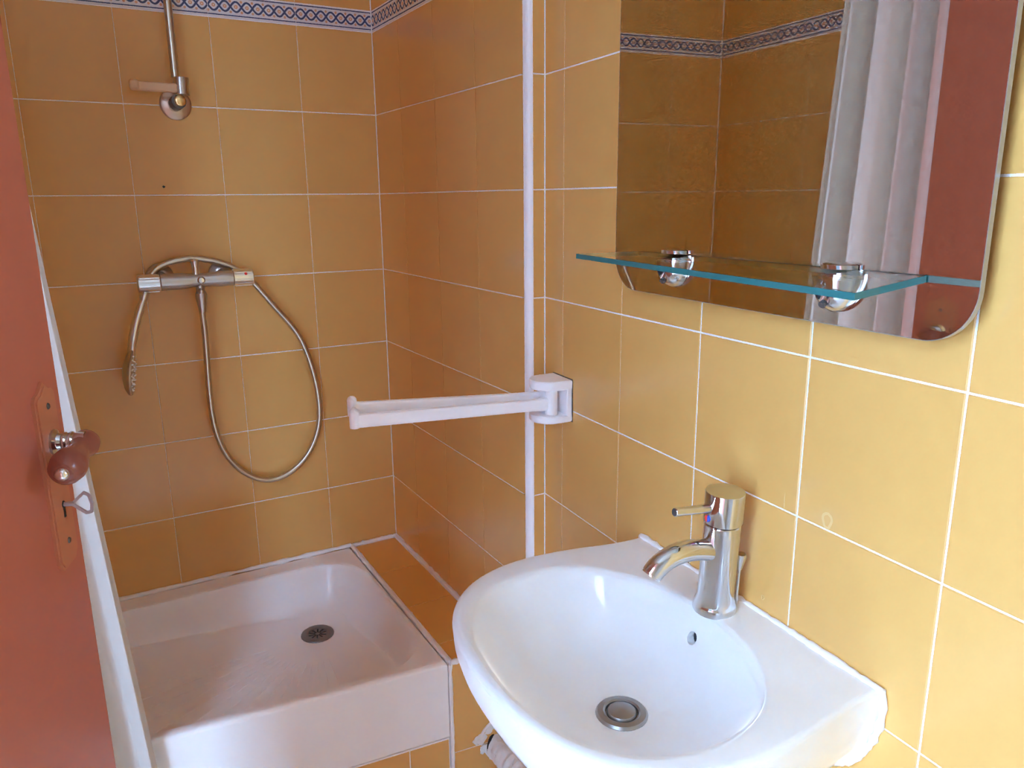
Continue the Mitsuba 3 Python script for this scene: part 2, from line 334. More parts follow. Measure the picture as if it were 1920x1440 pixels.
# tiled plinth under the tray
pl = xf(box([-0.885, -0.02, 0.0], [-0.0035, -GB, 0.2235]), *FRONT)
kpl = add('tray_plinth__core', pl, GROUT); lab('tray_plinth', 'yellow tiled plinth under the front of the shower tray', 'plinth')
for a, b in ((-0.095, -0.004), (-0.295, -0.095), (-0.495, -0.295), (-0.695, -0.495), (-0.88, -0.695)):
    for z0, z1 in ((0.004, 0.0235), (0.0235, 0.2205)):
        m, _ = tile_mesh(a + .0012, b - .0012, z0 + .0012, z1 - .0012, FRONT); add('tray_plinth__tile', m, TILES[int(rng.integers(3))])
# tiled ledge between tray and side wall
led = Polygon([(0.6002, 2.003), (0.6002, 1.3485), (0.736, 1.3360), (0.736, 2.003)])
m = cat(extrude(led, 0.4105), xf(box([0.0005, -0.012, 0.0], [0.1365, -GB, 0.4090]), *FRONT))
add('shower_ledge__core', m, GROUT); lab('shower_ledge', 'narrow ledge with orange tiles between the shower tray and the side wall', 'ledge')
TOP = (np.column_stack([[0, 1, 0], [0, 0, 1], [1, 0, 0]]).astype(float), np.array([0, 0, 0.4117]))   # u = Y, out = up, third = X
for a, b in ((1.352, 1.420), (1.420, 1.605), (1.605, 1.805), (1.805, 1.998)):
    m, _ = tile_mesh(a + (.0006 if a > 1.36 else 0), b - .0006, 0.611, 0.730, TOP); add('shower_ledge__tile', m, LEDGETILE)
for a, b in ((0.180, 0.4085), (0.002, 0.180)):
    m, _ = tile_mesh(0.0060, 0.1340, a + .001, b - .001, FRONT); add('shower_ledge__front_tile', m, TILES[0], label='yellow tile on the front of the ledge' if a > 0.1 else None)
add('shower_ledge__sealant', strip([0.604, D - 0.006, 0.414], [0.738, D - 0.006, 0.414], 0.0065, seed=3), CAULK, smooth=True)
add('shower_ledge__sealant', strip([X1 - 0.003, D - 0.004, 0.414], [X1 - 0.003, 1.337, 0.414], 0.0065, seed=4), CAULK, smooth=True)
add('shower_ledge__sealant', strip([0.604, 1.3455, 0.409], [0.737, 1.3335, 0.409], 0.0065, seed=5), CAULK, smooth=True, label='white sealant bead on the front edge of the ledge')
add('shower_ledge__sealant', strip([0.6035, 1.3445, 0.405], [0.6035, 1.3445, 0.004], 0.0042, seed=6), CAULK, smooth=True)

# ---------------------------------------------------------------- wash basin (local: w along the wall, d out of it, z up)
ZS = 0.846
half = [(0.2275, 0.0), (0.2285, 0.05), (0.2375, 0.10), (0.2455, 0.15), (0.2490, 0.19), (0.2480, 0.225), (0.2415, 0.26), (0.2265, 0.297), (0.2010, 0.332), (0.1640, 0.360), (0.1120, 0.380), (0.0560, 0.390), (0.0, 0.393)]
hs = spline(half, 80)
outl = np.vstack([hs, (hs * [-1, 1])[::-1][1:]]) + [0.2275, 0]
op = Polygon(outl)
BC = np.array([0.222, 0.222])
def supere(t, ax, ay, n=2.35):
    c, s = math.cos(t), math.sin(t)
    r = (abs(c / ax) ** n + abs(s / ay) ** n) ** (-1 / n); return BC + r * np.array([c, s])
angs = np.sort(np.r_[np.linspace(-np.pi, np.pi, 220, endpoint=False), [math.atan2(-BC[1], w - BC[0]) + e for w in (0.0, 0.455) for e in (-2e-3, 0, 2e-3)]])
ro = np.array([ray_hit(op, BC, t) for t in angs]); rb = np.array([supere(t, 0.197, 0.147) for t in angs])
DC = np.array([0.212, 0.203]); ZD = 0.741
def deck(p):                       # faucet platform a little proud of the side wings
    e = np.maximum(np.abs(p[:, 0] - 0.222) - 0.075, 0) / 0.06
    g = np.clip(1 - e, 0, 1); g = g * g * (3 - 2 * g) * np.clip((0.13 - p[:, 1]) / 0.05, 0, 1)
    wing = np.exp(-((np.abs(p[:, 0] - 0.2275) - 0.16) / 0.05) ** 2) * np.exp(-((p[:, 1] - 0.09) / 0.045) ** 2)
    return ZS + 0.0012 * g - 0.0035 * wing
rings = []
depth = (ZS - 0.010) - ZD
for s in np.r_[0.02, 0.15, 0.22, np.linspace(0.3, 0.96, 16), 0.985, 1.0]:
    c = DC + (BC - DC) * s; pts = c + (rb - BC) * s
    rings.append(np.column_stack([pts, np.full(len(pts), ZD + depth * (0.10 * s ** 1.5 + 0.90 * s ** 3.4))]))
L = np.linalg.norm(ro - rb, axis=1, keepdims=True); u = (ro - rb) / L
for r, dz in ((0.003, -.0058), (0.006, -.0030), (0.0095, -.0012), (0.014, 0)):
    pts = rb + u * np.minimum(r, L * 0.45); rings.append(np.column_stack([pts, deck(pts) + dz]))
onwall = (ro[:, 1] < 1e-4)
RR = np.where(onwall, 0.001, np.clip(0.007 + 0.007 * (ro[:, 1] - 0.12) / 0.2, 0.007, 0.014))[:, None]
for k in np.linspace(0.25, 1, 4):
    a = rb + u * np.minimum(0.014, L * 0.45); b = ro - u * np.minimum(RR, L * 0.4); pts = a + (b - a) * k; rings.append(np.column_stack([pts, deck(pts)]))
for t in np.linspace(0, np.pi / 2, 7)[1:]:
    rr = np.minimum(RR, L * 0.4); pts = ro - u * rr * (1 - math.sin(t)); rings.append(np.column_stack([pts, deck(pts) - (rr * (1 - math.cos(t)))[:, 0]]))
WC = np.array([0.2275, 0.0])
for dz, k in ((0.035, 0.004), (0.055, 0.018), (0.08, 0.05), (0.105, 0.11), (0.13, 0.22), (0.15, 0.36), (0.165, 0.55), (0.17, 0.75)):
    pts = WC + (ro - WC) * (1 - k); rings.append(np.column_stack([pts, np.full(len(pts), ZS - dz)]))
bas = loft(rings)
oc = np.array([0.222, 0.088, 0.812])
holem = cyl(oc + [0, 0.06, 0.012], oc + [0, -0.022, -0.0045], 0.0085, n=28)
cut = man(bas) - man(holem)
if cut.num_tri() > 500:
    mm = cut.to_mesh(); bas = tm(mm.vert_properties[:, :3], mm.tri_verts)
add('wash_basin__bowl', S(bas), CERAMIC, smooth=32)
lab('wash_basin', 'white ceramic wash basin fixed to the yellow tiled wall', 'wash basin')
add('wash_basin__overflow_hole', S(cyl(oc + [0, -0.012, -0.0024], oc + [0, -0.0225, -0.0046], 0.0086, n=28)), BLACK, label='dark oval overflow hole')
g0 = np.array([DC[0], DC[1], ZD + 0.001])
add('wash_basin__drain', S(lathe([(0.0, 0.0), (0.0205, 0.0), (0.0215, 0.0035), (0.024, 0.0048), (0.031, 0.0040), (0.0335, 0.0010), (0.0335, -0.002), (0, -0.002)], g0, n=56)), STEEL, smooth=30, label='round steel drain ring')
add('wash_basin__drain__plug', S(lathe([(0, 0.0068), (0.012, 0.0064), (0.0175, 0.0052), (0.0192, 0.003), (0.0192, 0.0), (0, 0.0)], g0, n=48)), STEEL, smooth=40, label='domed pop-up plug')
seal = [[-0.002, 0.0035, ZS + .000], [0.456, 0.0035, ZS - .001]]
add('wash_basin__sealant', S(strip(seal[0], seal[1], 0.0052, n=60, seed=8)), CAULK, smooth=True, label='white sealant along the back edge')
sp = [[-0.002, 0.003, ZS + .002], [-0.002, 0.003, ZS - 0.05], [0.008, 0.003, ZS - 0.08], [0.022, 0.003, ZS - 0.105], [0.048, 0.003, ZS - 0.13]]
g = np.random.default_rng(5); pp = spline(sp, 30)
add('wash_basin__sealant', S(tube(pp, (0.0042 * (1 + 0.2 * g.normal(0, 1, 30))).clip(0.003, 0.006), 10)), CAULK, smooth=True)

# ---------------------------------------------------------------- faucet, slightly leaning
fb = np.array([0.222, 0.051, ZS + 0.0012])
lean = np.array([-0.011, 0.002, 0.172]); ax = lean / np.linalg.norm(lean)
fo = np.array([0, 1, 0]) - ax * ax[1]; fo /= np.linalg.norm(fo); fs = np.cross(fo, ax)
FR = np.column_stack([fs, fo, ax])
def Fm(m): return S(xf(m, FR, fb))
body = lathe([(0, 0), (0.0285, 0), (0.0285, 0.006), (0.0275, 0.010), (0.0252, 0.016), (0.0240, 0.024), (0.0238, 0.05), (0.0238, 0.126), (0.0228, 0.1275), (0, 0.1275)], n=72)
add('basin_faucet__body', Fm(body), CHROME, smooth=25)
lab('basin_faucet', 'chrome single lever faucet standing on the white basin', 'faucet')
add('basin_faucet__cap', Fm(lathe([(0, 0.129), (0.0238, 0.129), (0.0252, 0.1305), (0.0252, 0.1705), (0.0245, 0.172), (0, 0.172)], n=72)), CHROME, smooth=25)
sc = spline([[0, 0.012, 0.090], [0, 0.045, 0.098], [0, 0.070, 0.0985], [0, 0.092, 0.092], [0, 0.108, 0.079]], 32)
spout = tube(sc, np.linspace(0.0140, 0.0135, 32), 36)
add('basin_faucet__spout', Fm(spout), CHROME, smooth=40)
e1 = sc[-1]; de = sc[-1] - sc[-3]; de /= np.linalg.norm(de)
add('basin_faucet__spout__aerator', Fm(lathe([(0, 0.0002), (0.0095, 0.0002), (0.0100, 0.002), (0.0120, 0.002), (0.0125, 0.0), (0.0125, -0.004), (0, -0.004)], e1 + de * 0.001, de, 32)), CHROME2, smooth=30)
add('basin_faucet__lever', Fm(cyl([0.0, 0.018, 0.152], [0.002, 0.078, 0.1575], 0.0056, n=28, bev=0.0008)), CHROME, smooth=30)
add('basin_faucet__lever__end', Fm(cyl([0.002, 0.0776, 0.1575], [0.00203, 0.0787, 0.15762], 0.0048, n=24)), DARKMETAL, label='dark end face')
hd = np.array([0.0, 0.0240, 0.1385])
def half_disc(sgn):
    pts = [(0.0046 * math.cos(t), 0.0046 * math.sin(t)) for t in np.linspace(-np.pi / 2, np.pi / 2, 13)]
    m = extrude(Polygon(pts), 0.0025); m.apply_transform([[sgn, 0, 0, 0], [0, 0, 1, 0], [0, 1, 0, 0], [0, 0, 0, 1]]); m.apply_translation(hd); m.fix_normals(); return m
add('basin_faucet__cold_mark', Fm(half_disc(-1)), BLUE, label='blue half of the temperature dot')
add('basin_faucet__hot_mark', Fm(half_disc(1)), RED, label='red half of the temperature dot')
add('basin_faucet__pull_rod', Fm(cat(cyl([-0.006, -0.032, 0.0], [-0.006, -0.032, 0.060], 0.0022, n=14), lathe([(0, 0.054), (0.0034, 0.054), (0.0078, 0.073), (0.0066, 0.077), (0, 0.078)], (-0.006, -0.032, 0), (0, 0, 1), 20))), CHROME, smooth=30)

# ---------------------------------------------------------------- mirror with glass shelf
w0, w1, zb, zt2, rc = -0.066, 0.515, 1.2475, 2.02, 0.052
mp = Polygon([(w0 + rc, zb + rc), (w1 - rc, zb + rc), (w1 - rc, zt2 - rc), (w0 + rc, zt2 - rc)]).buffer(rc, quad_segs=14)
def wallplate(poly, d0, d1):
    m = extrude(poly, d1 - d0)                 # x = w, y = z, z = depth
    return xf(m, np.array([[1, 0, 0], [0, 0, 1], [0, 1, 0]], float).T @ np.eye(3), (0, d0, 0))
pane = wallplate(mp.buffer(-0.0008), 0.0212, 0.0260)
add('wall_mirror__pane', S(pane), 'mat_mirror'); lab('wall_mirror', 'frameless mirror with rounded corners on the yellow tiled wall', 'mirror')
add('wall_mirror__edge', S(wallplate(mp.difference(mp.buffer(-0.0009)), 0.0200, 0.0259)), 'mat_mirror_edge', smooth=30, label='thin grey rim of the mirror')
add('wall_mirror__backing', S(wallplate(mp.buffer(-0.0025), 0.0200, 0.0211)), DARKMETAL)
for a in (0.09, 0.33):
    for b in (1.38, 1.85): add('wall_mirror__spacer', S(box([a, 0.0003, b], [a + 0.06, 0.0198, b + 0.06])), PLASTER)
zsh = 1.3000
shp = Polygon([(-0.013, 0.0285), (-0.012, 0.120), (0.475, 0.119), (0.452, 0.0285)])
shelf = extrude(shp, 0.007)
def shelf_z(w, d):                       # the glass hangs a little lower at its near front corner
    a = np.clip((w + 0.012) / 0.48, 0, 1); b = np.clip((d - 0.0285) / 0.0915, 0, 1)
    return (1 - a) * ((1 - b) * 1.3065 + b * 1.2955) + a * ((1 - b) * 1.3035 + b * 1.3020) - 0.0035
shelf = tm(shelf.vertices + np.column_stack([np.zeros((len(shelf.vertices), 2)), shelf_z(shelf.vertices[:, 0], shelf.vertices[:, 1])]), shelf.faces)
scene['glass_shelf__pane'] = mikit.ply(S(shelf), 'mat_glass', interior=GLASS_IN)
P('mat_glass_edge', (0.025, 0.135, 0.14), 0.12)
edge = extrude(shp.buffer(0.0009, join_style=2).difference(shp.buffer(0.0002, join_style=2)), 0.0066)
edge = tm(edge.vertices + np.column_stack([np.zeros((len(edge.vertices), 2)), shelf_z(edge.vertices[:, 0], edge.vertices[:, 1]) + 0.0002]), edge.faces)
add('glass_shelf__edge', S(edge), 'mat_glass_edge', label='teal ground edge of the glass')
kk2 = 'glass_shelf'
lab(kk2, 'clear glass shelf with teal edges in front of the mirror', 'shelf')
def bracket(wc, label):
    k = key_for('shelf_bracket')
    R = 0.0275
    n = 40; prof = [(0, -0.036)] + [(R * math.sin(t), -0.036 * math.cos(t)) for t in np.linspace(0.12, np.pi / 2, 12)] + [(R, 0.0), (0, 0)]
    dome = lathe(prof, (wc, 0.028, zsh - 0.0012), (0, 0, 1), n)
    wedge = trimesh.creation.box([0.1, 0.1, 0.1]); wedge.apply_translation([wc, 0.0265 - 0.05, zsh - 0.02])
    gm = trimesh.creation.cylinder(0.010, 0.05, sections=24); gm.apply_transform(trimesh.transformations.rotation_matrix(math.radians(28), [1, 0, 0])); gm.apply_translation([wc + 0.002, 0.0545, zsh - 0.026])
    c = (man(dome) - man(wedge)) - man(gm); mm = c.to_mesh()
    add(k + '__cup', S(tm(mm.vert_properties[:, :3], mm.tri_verts)), CHROME, smooth=28)
    add(k + '__screw', S(cat(cyl([wc + 0.002, 0.0455, zsh - 0.026], [wc + 0.002, 0.050, zsh - 0.029], 0.004, n=18))), DARKMETAL)
    pd = [(wc + 0.021 * math.cos(t), 0.0272 + 0.021 * math.sin(t)) for t in np.linspace(0, np.pi, 28)]
    cl = extrude(Polygon(pd), 0.0042); cl.apply_translation([0, 0, zsh + 0.0094])
    dm = lathe([(0, 0.0058), (0.010, 0.0056), (0.017, 0.0052), (0.0195, 0.0042), (0, 0.0040)], (wc, 0.0272, zsh + 0.0095), (0, 0, 1), 32)
    cc = man(cl) + (man(dm) - man(wedge)); mm = cc.to_mesh()
    add(k + '__clip', S(tm(mm.vert_properties[:, :3], mm.tri_verts)), CHROME, smooth=25)
    lab(k, label, 'bracket', 'shelf brackets')
bracket(0.362, 'chrome shelf bracket under the far end of the glass shelf, over the orange reflection')
bracket(0.085, 'chrome shelf bracket under the near end of the glass shelf, over the curtain reflection')

# ---------------------------------------------------------------- swivel towel rail
lab('towel_rail', 'white plastic swivel towel rail with two arms beside the corner profile', 'towel rail')
hw0, hw1, hz0, hz1 = 0.684, 0.756, 0.980, 1.060
def dlid(z0, z1):
    c = (hw0 + hw1) / 2; r = (hw1 - hw0) / 2
    pts = [(hw0, 0.0005), (hw1, 0.0005)] + [(c + r * math.cos(t), 0.034 + r * 0.92 * math.sin(t)) for t in np.linspace(0, np.pi, 28)]
    p = Polygon(pts); layers = [(z0, -0.0025), (z0 + 0.0025, 0), (z1 - 0.003, 0), (z1 - 0.001, -0.0015), (z1, -0.004)]
    ms = [man(xf(extrude(p.buffer(o), 0.0003), np.eye(3), (0, 0, z - (0.0003 if z == z1 else 0)))) for z, o in layers]
    pts3 = np.vstack([m.to_mesh().vert_properties[:, :3] for m in ms]); return trimesh.convex.convex_hull(pts3)
hold = cat(dlid(hz1 - 0.018, hz1), dlid(hz0, hz0 + 0.014), rbox([hw0, 0.0005, hz0 + 0.003], [hw1, 0.012, hz1 - 0.003], 0.003))
add('towel_rail__holder', S(hold), PLASTIC, smooth=35)
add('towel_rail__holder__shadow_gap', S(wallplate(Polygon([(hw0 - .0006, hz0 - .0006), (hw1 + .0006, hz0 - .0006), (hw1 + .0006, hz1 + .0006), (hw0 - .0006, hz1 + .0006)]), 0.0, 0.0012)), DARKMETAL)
def arm(px_, pd_, w_tip, d_tip, dz, tipdz):
    zc0, zc1 = 1.0195 + dz, 1.0170 + dz + tipdz
    hub = lathe([(0, hz0 + 0.0150), (0.0105, hz0 + 0.0150), (0.0115, hz0 + 0.016), (0.0115, hz1 - 0.0190), (0, hz1 - 0.0190)], (px_, pd_, 0), (0, 0, 1), 36)
    a, b = np.array([px_, pd_]), np.array([w_tip, d_tip]); t = np.linspace(0, 1, 20)
    pts = np.vstack([np.r_[a + (b - a) * s, zc0 + (zc1 - zc0) * s] for s in t])
    dv = np.r_[b - a, 0]; dv /= np.linalg.norm(dv); sd = np.array([-dv[1], dv[0], 0])
    h, wd = 0.0128, 0.0066
    sec = [(wd * math.copysign(abs(math.cos(x)) ** 0.6, math.cos(x)), h * math.copysign(abs(math.sin(x)) ** 0.5, math.sin(x))) for x in np.linspace(0, 2 * np.pi, 28, endpoint=False)]
    v, f = [], []
    hh = np.interp(t, [0, 0.12, 1], [1.0, 0.86, 0.92])
    for p, k in zip(pts, hh): v += [p + sd * x + np.array([0, 0, y * k]) for x, y in sec]
    n = len(sec)
    for i in range(len(pts) - 1):
        for j in range(n):
            q = (j + 1) % n; f += [[i * n + j, i * n + q, (i + 1) * n + q], [i * n + j, (i + 1) * n + q, (i + 1) * n + j]]
    c = len(v); v += [pts[0], pts[-1]]
    f += [[c, (j + 1) % n, j] for j in range(n)] + [[c + 1, (len(pts) - 1) * n + j, (len(pts) - 1) * n + (j + 1) % n] for j in range(n)]
    bar = tm(v, f); bar.fix_normals()
    tip = pts[-1]
    knob = trimesh.creation.capsule(0.0175, 0.0082, count=[20, 24]); knob = trimesh.convex.convex_hull(np.vstack([trimesh.creation.icosphere(3, 0.0082).vertices + [0, 0, 0.0135], np.column_stack([0.0080 * np.cos(np.linspace(0, 2 * np.pi, 28)), 0.0080 * np.sin(np.linspace(0, 2 * np.pi, 28)), np.full(28, -0.0122)])]))
    knob.apply_translation(tip + [0, 0, 0.0005])
    add('towel_rail__arm', S(cat(hub, bar, knob)), PLASTIC, smooth=40, label=None)
arm(0.701, 0.036, 0.700, 0.404, -0.004, 0.020)
arm(0.732, 0.036, 0.726, 0.400, 0.001, 0.029)

# ---------------------------------------------------------------- shower mixer with hose and hand shower
lab('shower_mixer', 'chrome thermostatic bar mixer on the back wall of the shower', 'shower mixer')
mz, md = 1.203, 0.062
my = D - md
bodyp = [(0, 0.0), (0.0185, 0.0), (0.0190, 0.002), (0.0190, 0.045), (0.0165, 0.062), (0.0158, 0.080), (0.0158, 0.100), (0.0175, 0.118), (0.0185, 0.130), (0.0180, 0.160), (0, 0.160)]
add('shower_mixer__body', lathe(bodyp, (0.1735, my, mz), (1, 0, 0.012), 48), SATIN, smooth=25)
for x0, x1 in ((0.125, 0.1730), (0.3340, 0.3810)):
    zz = mz + 0.012 * (x0 - 0.1735)
    kn_ = lathe([(0, 0), (0.0185, 0), (0.0200, 0.0015), (0.0196, x1 - x0 - 0.002), (0.0180, x1 - x0), (0, x1 - x0)], (x0, my, zz), (1, 0, 0.012), 44)
    k = add('shower_mixer__knob', kn_, CHROME2, smooth=25, label='left chrome knob' if x0 < 0.2 else 'right chrome knob')
    grip = cat([cyl([x0 + 0.004, my + 0.0190 * math.cos(a), zz + 0.0190 * math.sin(a)], [x1 - 0.004, my + 0.0188 * math.cos(a), zz + 0.0188 * math.sin(a)], 0.0022, n=10) for a in np.arange(6) * np.pi / 3 + 0.3])
    add(k + '__grips', grip, CHROME2, smooth=30)
add('shower_mixer__red_button', lathe([(0, 0.0014), (0.003, 0.001), (0.0036, 0), (0, 0)], (0.362, my - 0.0196 * math.cos(0.5), mz + 0.002 + 0.0196 * math.sin(0.5)), (0, -math.cos(0.5), math.sin(0.5)), 18), RED, smooth=True, label='small red button')
for x in (0.1790, 0.3190):
    add('shower_mixer__escutcheon', cat(lathe([(0, 0), (0.0310, 0), (0.0300, 0.006), (0.0200, 0.014), (0.0150, 0.016), (0.0150, md), (0, md)], (x, D - 0.0005, 1.212), (0, -1, -0.12), 40)), SATIN, smooth=30)
cx = 0.2585
add('shower_mixer__diverter', cat(lathe([(0, 0.012), (0.0085, 0.012), (0.0070, 0.028), (0.0090, 0.040), (0.0100, 0.046), (0.0070, 0.050), (0, 0.050)], (cx - 0.006, my, mz), (-0.02, 0, 1), 28)), CHROME2, smooth=30)
add('shower_mixer__shield', cat(lathe([(0, 0.016), (0.0085, 0.016), (0.0090, 0.022), (0.006, 0.025), (0, 0.0255)], (cx + 0.001, my, mz + 0.002), (0, -1, 0.0), 28)), CHROME, smooth=30)
add('shower_mixer__outlet', cat(lathe([(0, -0.075), (0.0088, -0.075), (0.0105, -0.060), (0.0128, -0.040), (0.0128, -0.030), (0.0100, -0.026), (0.0100, -0.010), (0, -0.010)], (cx, my, mz), (0, 0, 1), 32), lathe([(0, -0.034), (0.0060, -0.034), (0.0070, -0.026), (0.004, -0.021), (0, -0.021)], (cx, my - 0.010, mz + 0.004), (0, 0, 1), 20)), SATIN, smooth=30)
hp = [[cx - 0.001, D - 0.060, 1.130], [0.257, D - 0.052, 1.000], [0.257, D - 0.040, 0.893], [0.268, D - 0.032, 0.800], [0.299, D - 0.026, 0.727], [0.343, D - 0.024, 0.682], [0.390, D - 0.024, 0.664], [0.445, D - 0.024, 0.678], [0.494, D - 0.024, 0.722],
      [0.526, D - 0.024, 0.795], [0.530, D - 0.024, 0.882], [0.515, D - 0.024, 0.971], [0.486, D - 0.026, 1.051], [0.438, D - 0.030, 1.118], [0.394, D - 0.033, 1.178], [0.346, D - 0.030, 1.225], [0.304, D - 0.028, 1.243], [0.261, D - 0.028, 1.252], [0.210, D - 0.030, 1.248], [0.164, D - 0.034, 1.226], [0.147, D - 0.050, 1.195], [0.135, D - 0.066, 1.172]]
hc = spline(hp, 1000)
hr = np.where(np.arange(1000) % 2 == 0, 0.0076, 0.0071)
kh = add('shower_hose', tube(hc, hr, 12), HOSE, smooth=True); lab(kh, 'ribbed metal shower hose looping below and over the bar mixer', 'shower hose')
lab('hand_shower', 'chrome hand shower hanging head down from the hose at the left of the mixer', 'hand shower')
h0 = np.array([0.136, D - 0.067, 1.174]); hs_ = spline([h0, [0.119, D - 0.072, 1.135], [0.104, D - 0.078, 1.092], [0.095, D - 0.080, 1.055], [0.093, D - 0.080, 1.030]], 24)
add('hand_shower__handle', tube(hs_, np.interp(np.linspace(0, 1, 24), [0, 0.10, 0.14, 0.6, 1], [0.0075, 0.0078, 0.0088, 0.0098, 0.0082]), 20), CHROME2, smooth=40)
add('hand_shower__collar', lathe([(0, 0), (0.0088, 0), (0.0096, 0.004), (0.0096, 0.015), (0.0082, 0.020), (0, 0.020)], h0 + [0.003, 0.001, 0.010], h0 - np.array([0.119, D - 0.072, 1.135]) * 1.0 if False else (-0.4, -0.1, -1), 24), CHROME, smooth=30)
hdn = np.array([0.97, -0.17, -0.12]); hdn /= np.linalg.norm(hdn); hcn = np.array([0.086, D - 0.082, 1.004])
head = lathe([(0, -0.016), (0.020, -0.0145), (0.040, -0.009), (0.0515, -0.002), (0.0540, 0.003), (0.0525, 0.006), (0.049, 0.0065), (0, 0.0065)], hcn, hdn, 48)
add('hand_shower__head', head, SATIN, smooth=30)
a_, b_, _ = frame(hdn)
noz = cat([lathe([(0, 0.0035), (0.0013, 0.003), (0.0018, 0), (0, 0)], hcn + hdn * 0.0063 + r * (math.cos(t) * a_ + math.sin(t) * b_), hdn, 8) for r, n in ((0.014, 8), (0.028, 14), (0.042, 20)) for t in np.arange(n) * 2 * np.pi / n])
kz = add('hand_shower__head__nozzles', noz, PLASTER); lab(kz, 'rings of pale spray nozzles', kind='stuff')

# ---------------------------------------------------------------- shower riser pipe with its wall fixing
lab('shower_riser', 'vertical metal shower pipe rising from a round wall flange', 'shower pipe')
rx, ryy = 0.2540, D - 0.052
add('shower_riser__pipe', cyl([rx, ryy, 1.655], [rx, ryy, 2.26], 0.0088, n=28), HOSE, smooth=30)
add('shower_riser__collar', cyl([rx + 0.0105, ryy, 1.6185], [rx + 0.0105, ryy, 1.656], 0.0165, n=36, bev=0.001), SATIN, smooth=30)
add('shower_riser__flange', lathe([(0, 0), (0.0345, 0), (0.0345, 0.003), (0.030, 0.006), (0.0170, 0.0085), (0.0170, 0.010), (0, 0.010)], (0.2545, D - 0.0005, 1.603), (0, -1, 0), 48), BRONZE, smooth=30)
add('shower_riser__stub', cyl([0.2545, D - 0.008, 1.6045], [0.2570, D - 0.048, 1.606], 0.0160, n=32), DARKMETAL, smooth=30)
add('shower_riser__brass_cap', lathe([(0, 0.008), (0.009, 0.0072), (0.0120, 0.005), (0.0125, 0.0), (0, 0)], (0.2590, D - 0.0475, 1.6065), (0.05, -1, 0.02), 32), GOLD, smooth=40, label='brass end cap')
add('shower_riser__plastic_holder', cat(rbox([0.168, ryy - 0.014, 1.6215], [0.256, ryy - 0.002, 1.6420], 0.0055), rbox([0.157, ryy - 0.018, 1.6215], [0.178, ryy - 0.001, 1.6460], 0.008)), HAZEP, smooth=40, label='pale beige plastic holder arm')

# ---------------------------------------------------------------- door with fittings (local: s from the free edge toward the hinge, o out of the face, z up)
th = math.radians(18)
da, dn = np.array([-math.sin(th), -math.cos(th), 0]), np.array([math.cos(th), -math.sin(th), 0])
DOOR = (np.column_stack([da, dn, [0, 0, 1]]), np.array([-0.033, 1.056, 0]))
def Dm(m): return xf(m, *DOOR)
add('door_1', Dm(rbox([0.0, -0.038, 0.012], [0.695, 0.0, 2.03], 0.0015, 1)), DOORP); lab('door_1', 'red-brown painted door standing open along the left side', kind='structure')
sx0, sx1, pz0, pz1 = 0.024, 0.084, 0.960, 1.180
pts = [(sx0, pz0 + 0.012), (sx0 + 0.010, pz0), (sx1 - 0.010, pz0), (sx1, pz0 + 0.012), (sx1, pz1 - 0.012), (sx1 - 0.006, pz1 - 0.006), (sx1 - 0.016, pz1 - 0.004), ((sx0 + sx1) / 2, pz1 + 0.006), (sx0 + 0.016, pz1 - 0.004), (sx0 + 0.006, pz1 - 0.006), (sx0, pz1 - 0.012)]
plp = Polygon(pts)
def doorplate(poly, o0, o1): return Dm(xf(extrude(poly, o1 - o0), np.array([[1, 0, 0], [0, 0, 1], [0, 1, 0]], float).T, (0, o0, 0)))
add('door_1__lock_plate', cat(doorplate(plp, 0.0, 0.0035), doorplate(plp.buffer(-0.004), 0.0035, 0.0052)), PLATEP, label='long painted lock plate with a pointed top')
for z in (1.157, 0.990):
    add('door_1__lock_plate__screw', Dm(lathe([(0, 0.0070), (0.003, 0.0066), (0.0040, 0.0050), (0, 0.0048)], (0.052, 0, z), (0, 1, 0), 18)), DARKMETAL, smooth=40)
hz = 1.113
add('door_1__handle_neck', Dm(lathe([(0, 0.004), (0.0150, 0.004), (0.0155, 0.008), (0.0110, 0.011), (0.0098, 0.015), (0.0118, 0.017), (0.0118, 0.019), (0.0098, 0.021), (0.0118, 0.024), (0.0118, 0.026), (0.0098, 0.028), (0.0110, 0.031), (0.0110, 0.040), (0, 0.042)], (0.052, 0, hz), (0, 1, 0), 32)), CHROME, smooth=30, label='ringed chrome handle neck')
lv = [(0, -0.022), (0.009, -0.020), (0.0150, -0.012), (0.0165, -0.002), (0.0140, 0.010), (0.0125, 0.020), (0.0145, 0.032), (0.0185, 0.048), (0.0195, 0.058), (0.0175, 0.070), (0.0120, 0.078), (0.0085, 0.080), (0, 0.080)]
add('door_1__handle', Dm(lathe(lv, (0.050, 0.036, hz - 0.006), (1, 0.02, -0.10), 36)), LEVERP, smooth=40, label='dark red rounded lever handle')
add('door_1__handle__end_cap', Dm(lathe([(0, 0.0865), (0.004, 0.086), (0.0070, 0.083), (0.0075, 0.079), (0, 0.079)], (0.050, 0.036, hz - 0.006), (1, 0.02, -0.10), 24)), CHROME2, smooth=40, label='silvery end cap')
kz0 = 1.036
add('door_1__keyhole', Dm(cat(cyl([0.052, 0.0048, kz0], [0.052, 0.0058, kz0], 0.0045, n=16), box([0.0495, 0.0048, kz0 - 0.016], [0.0545, 0.0058, kz0]))), BLACK)
bow = Polygon([(0.015, kz0), (0.029, kz0 + 0.0125), (0.034, kz0 + 0.009), (0.036, kz0 - 0.002), (0.0345, kz0 - 0.0115), (0.029, kz0 - 0.0125)]).buffer(0.002)
bow = bow.difference(bow.buffer(-0.0034))
bm = extrude(bow, 0.0026)          # x = o, y = z
bm = xf(bm, np.array([[0, 1, 0], [0, 0, 1], [1, 0, 0]], float).T, (0.0507, 0, 0))
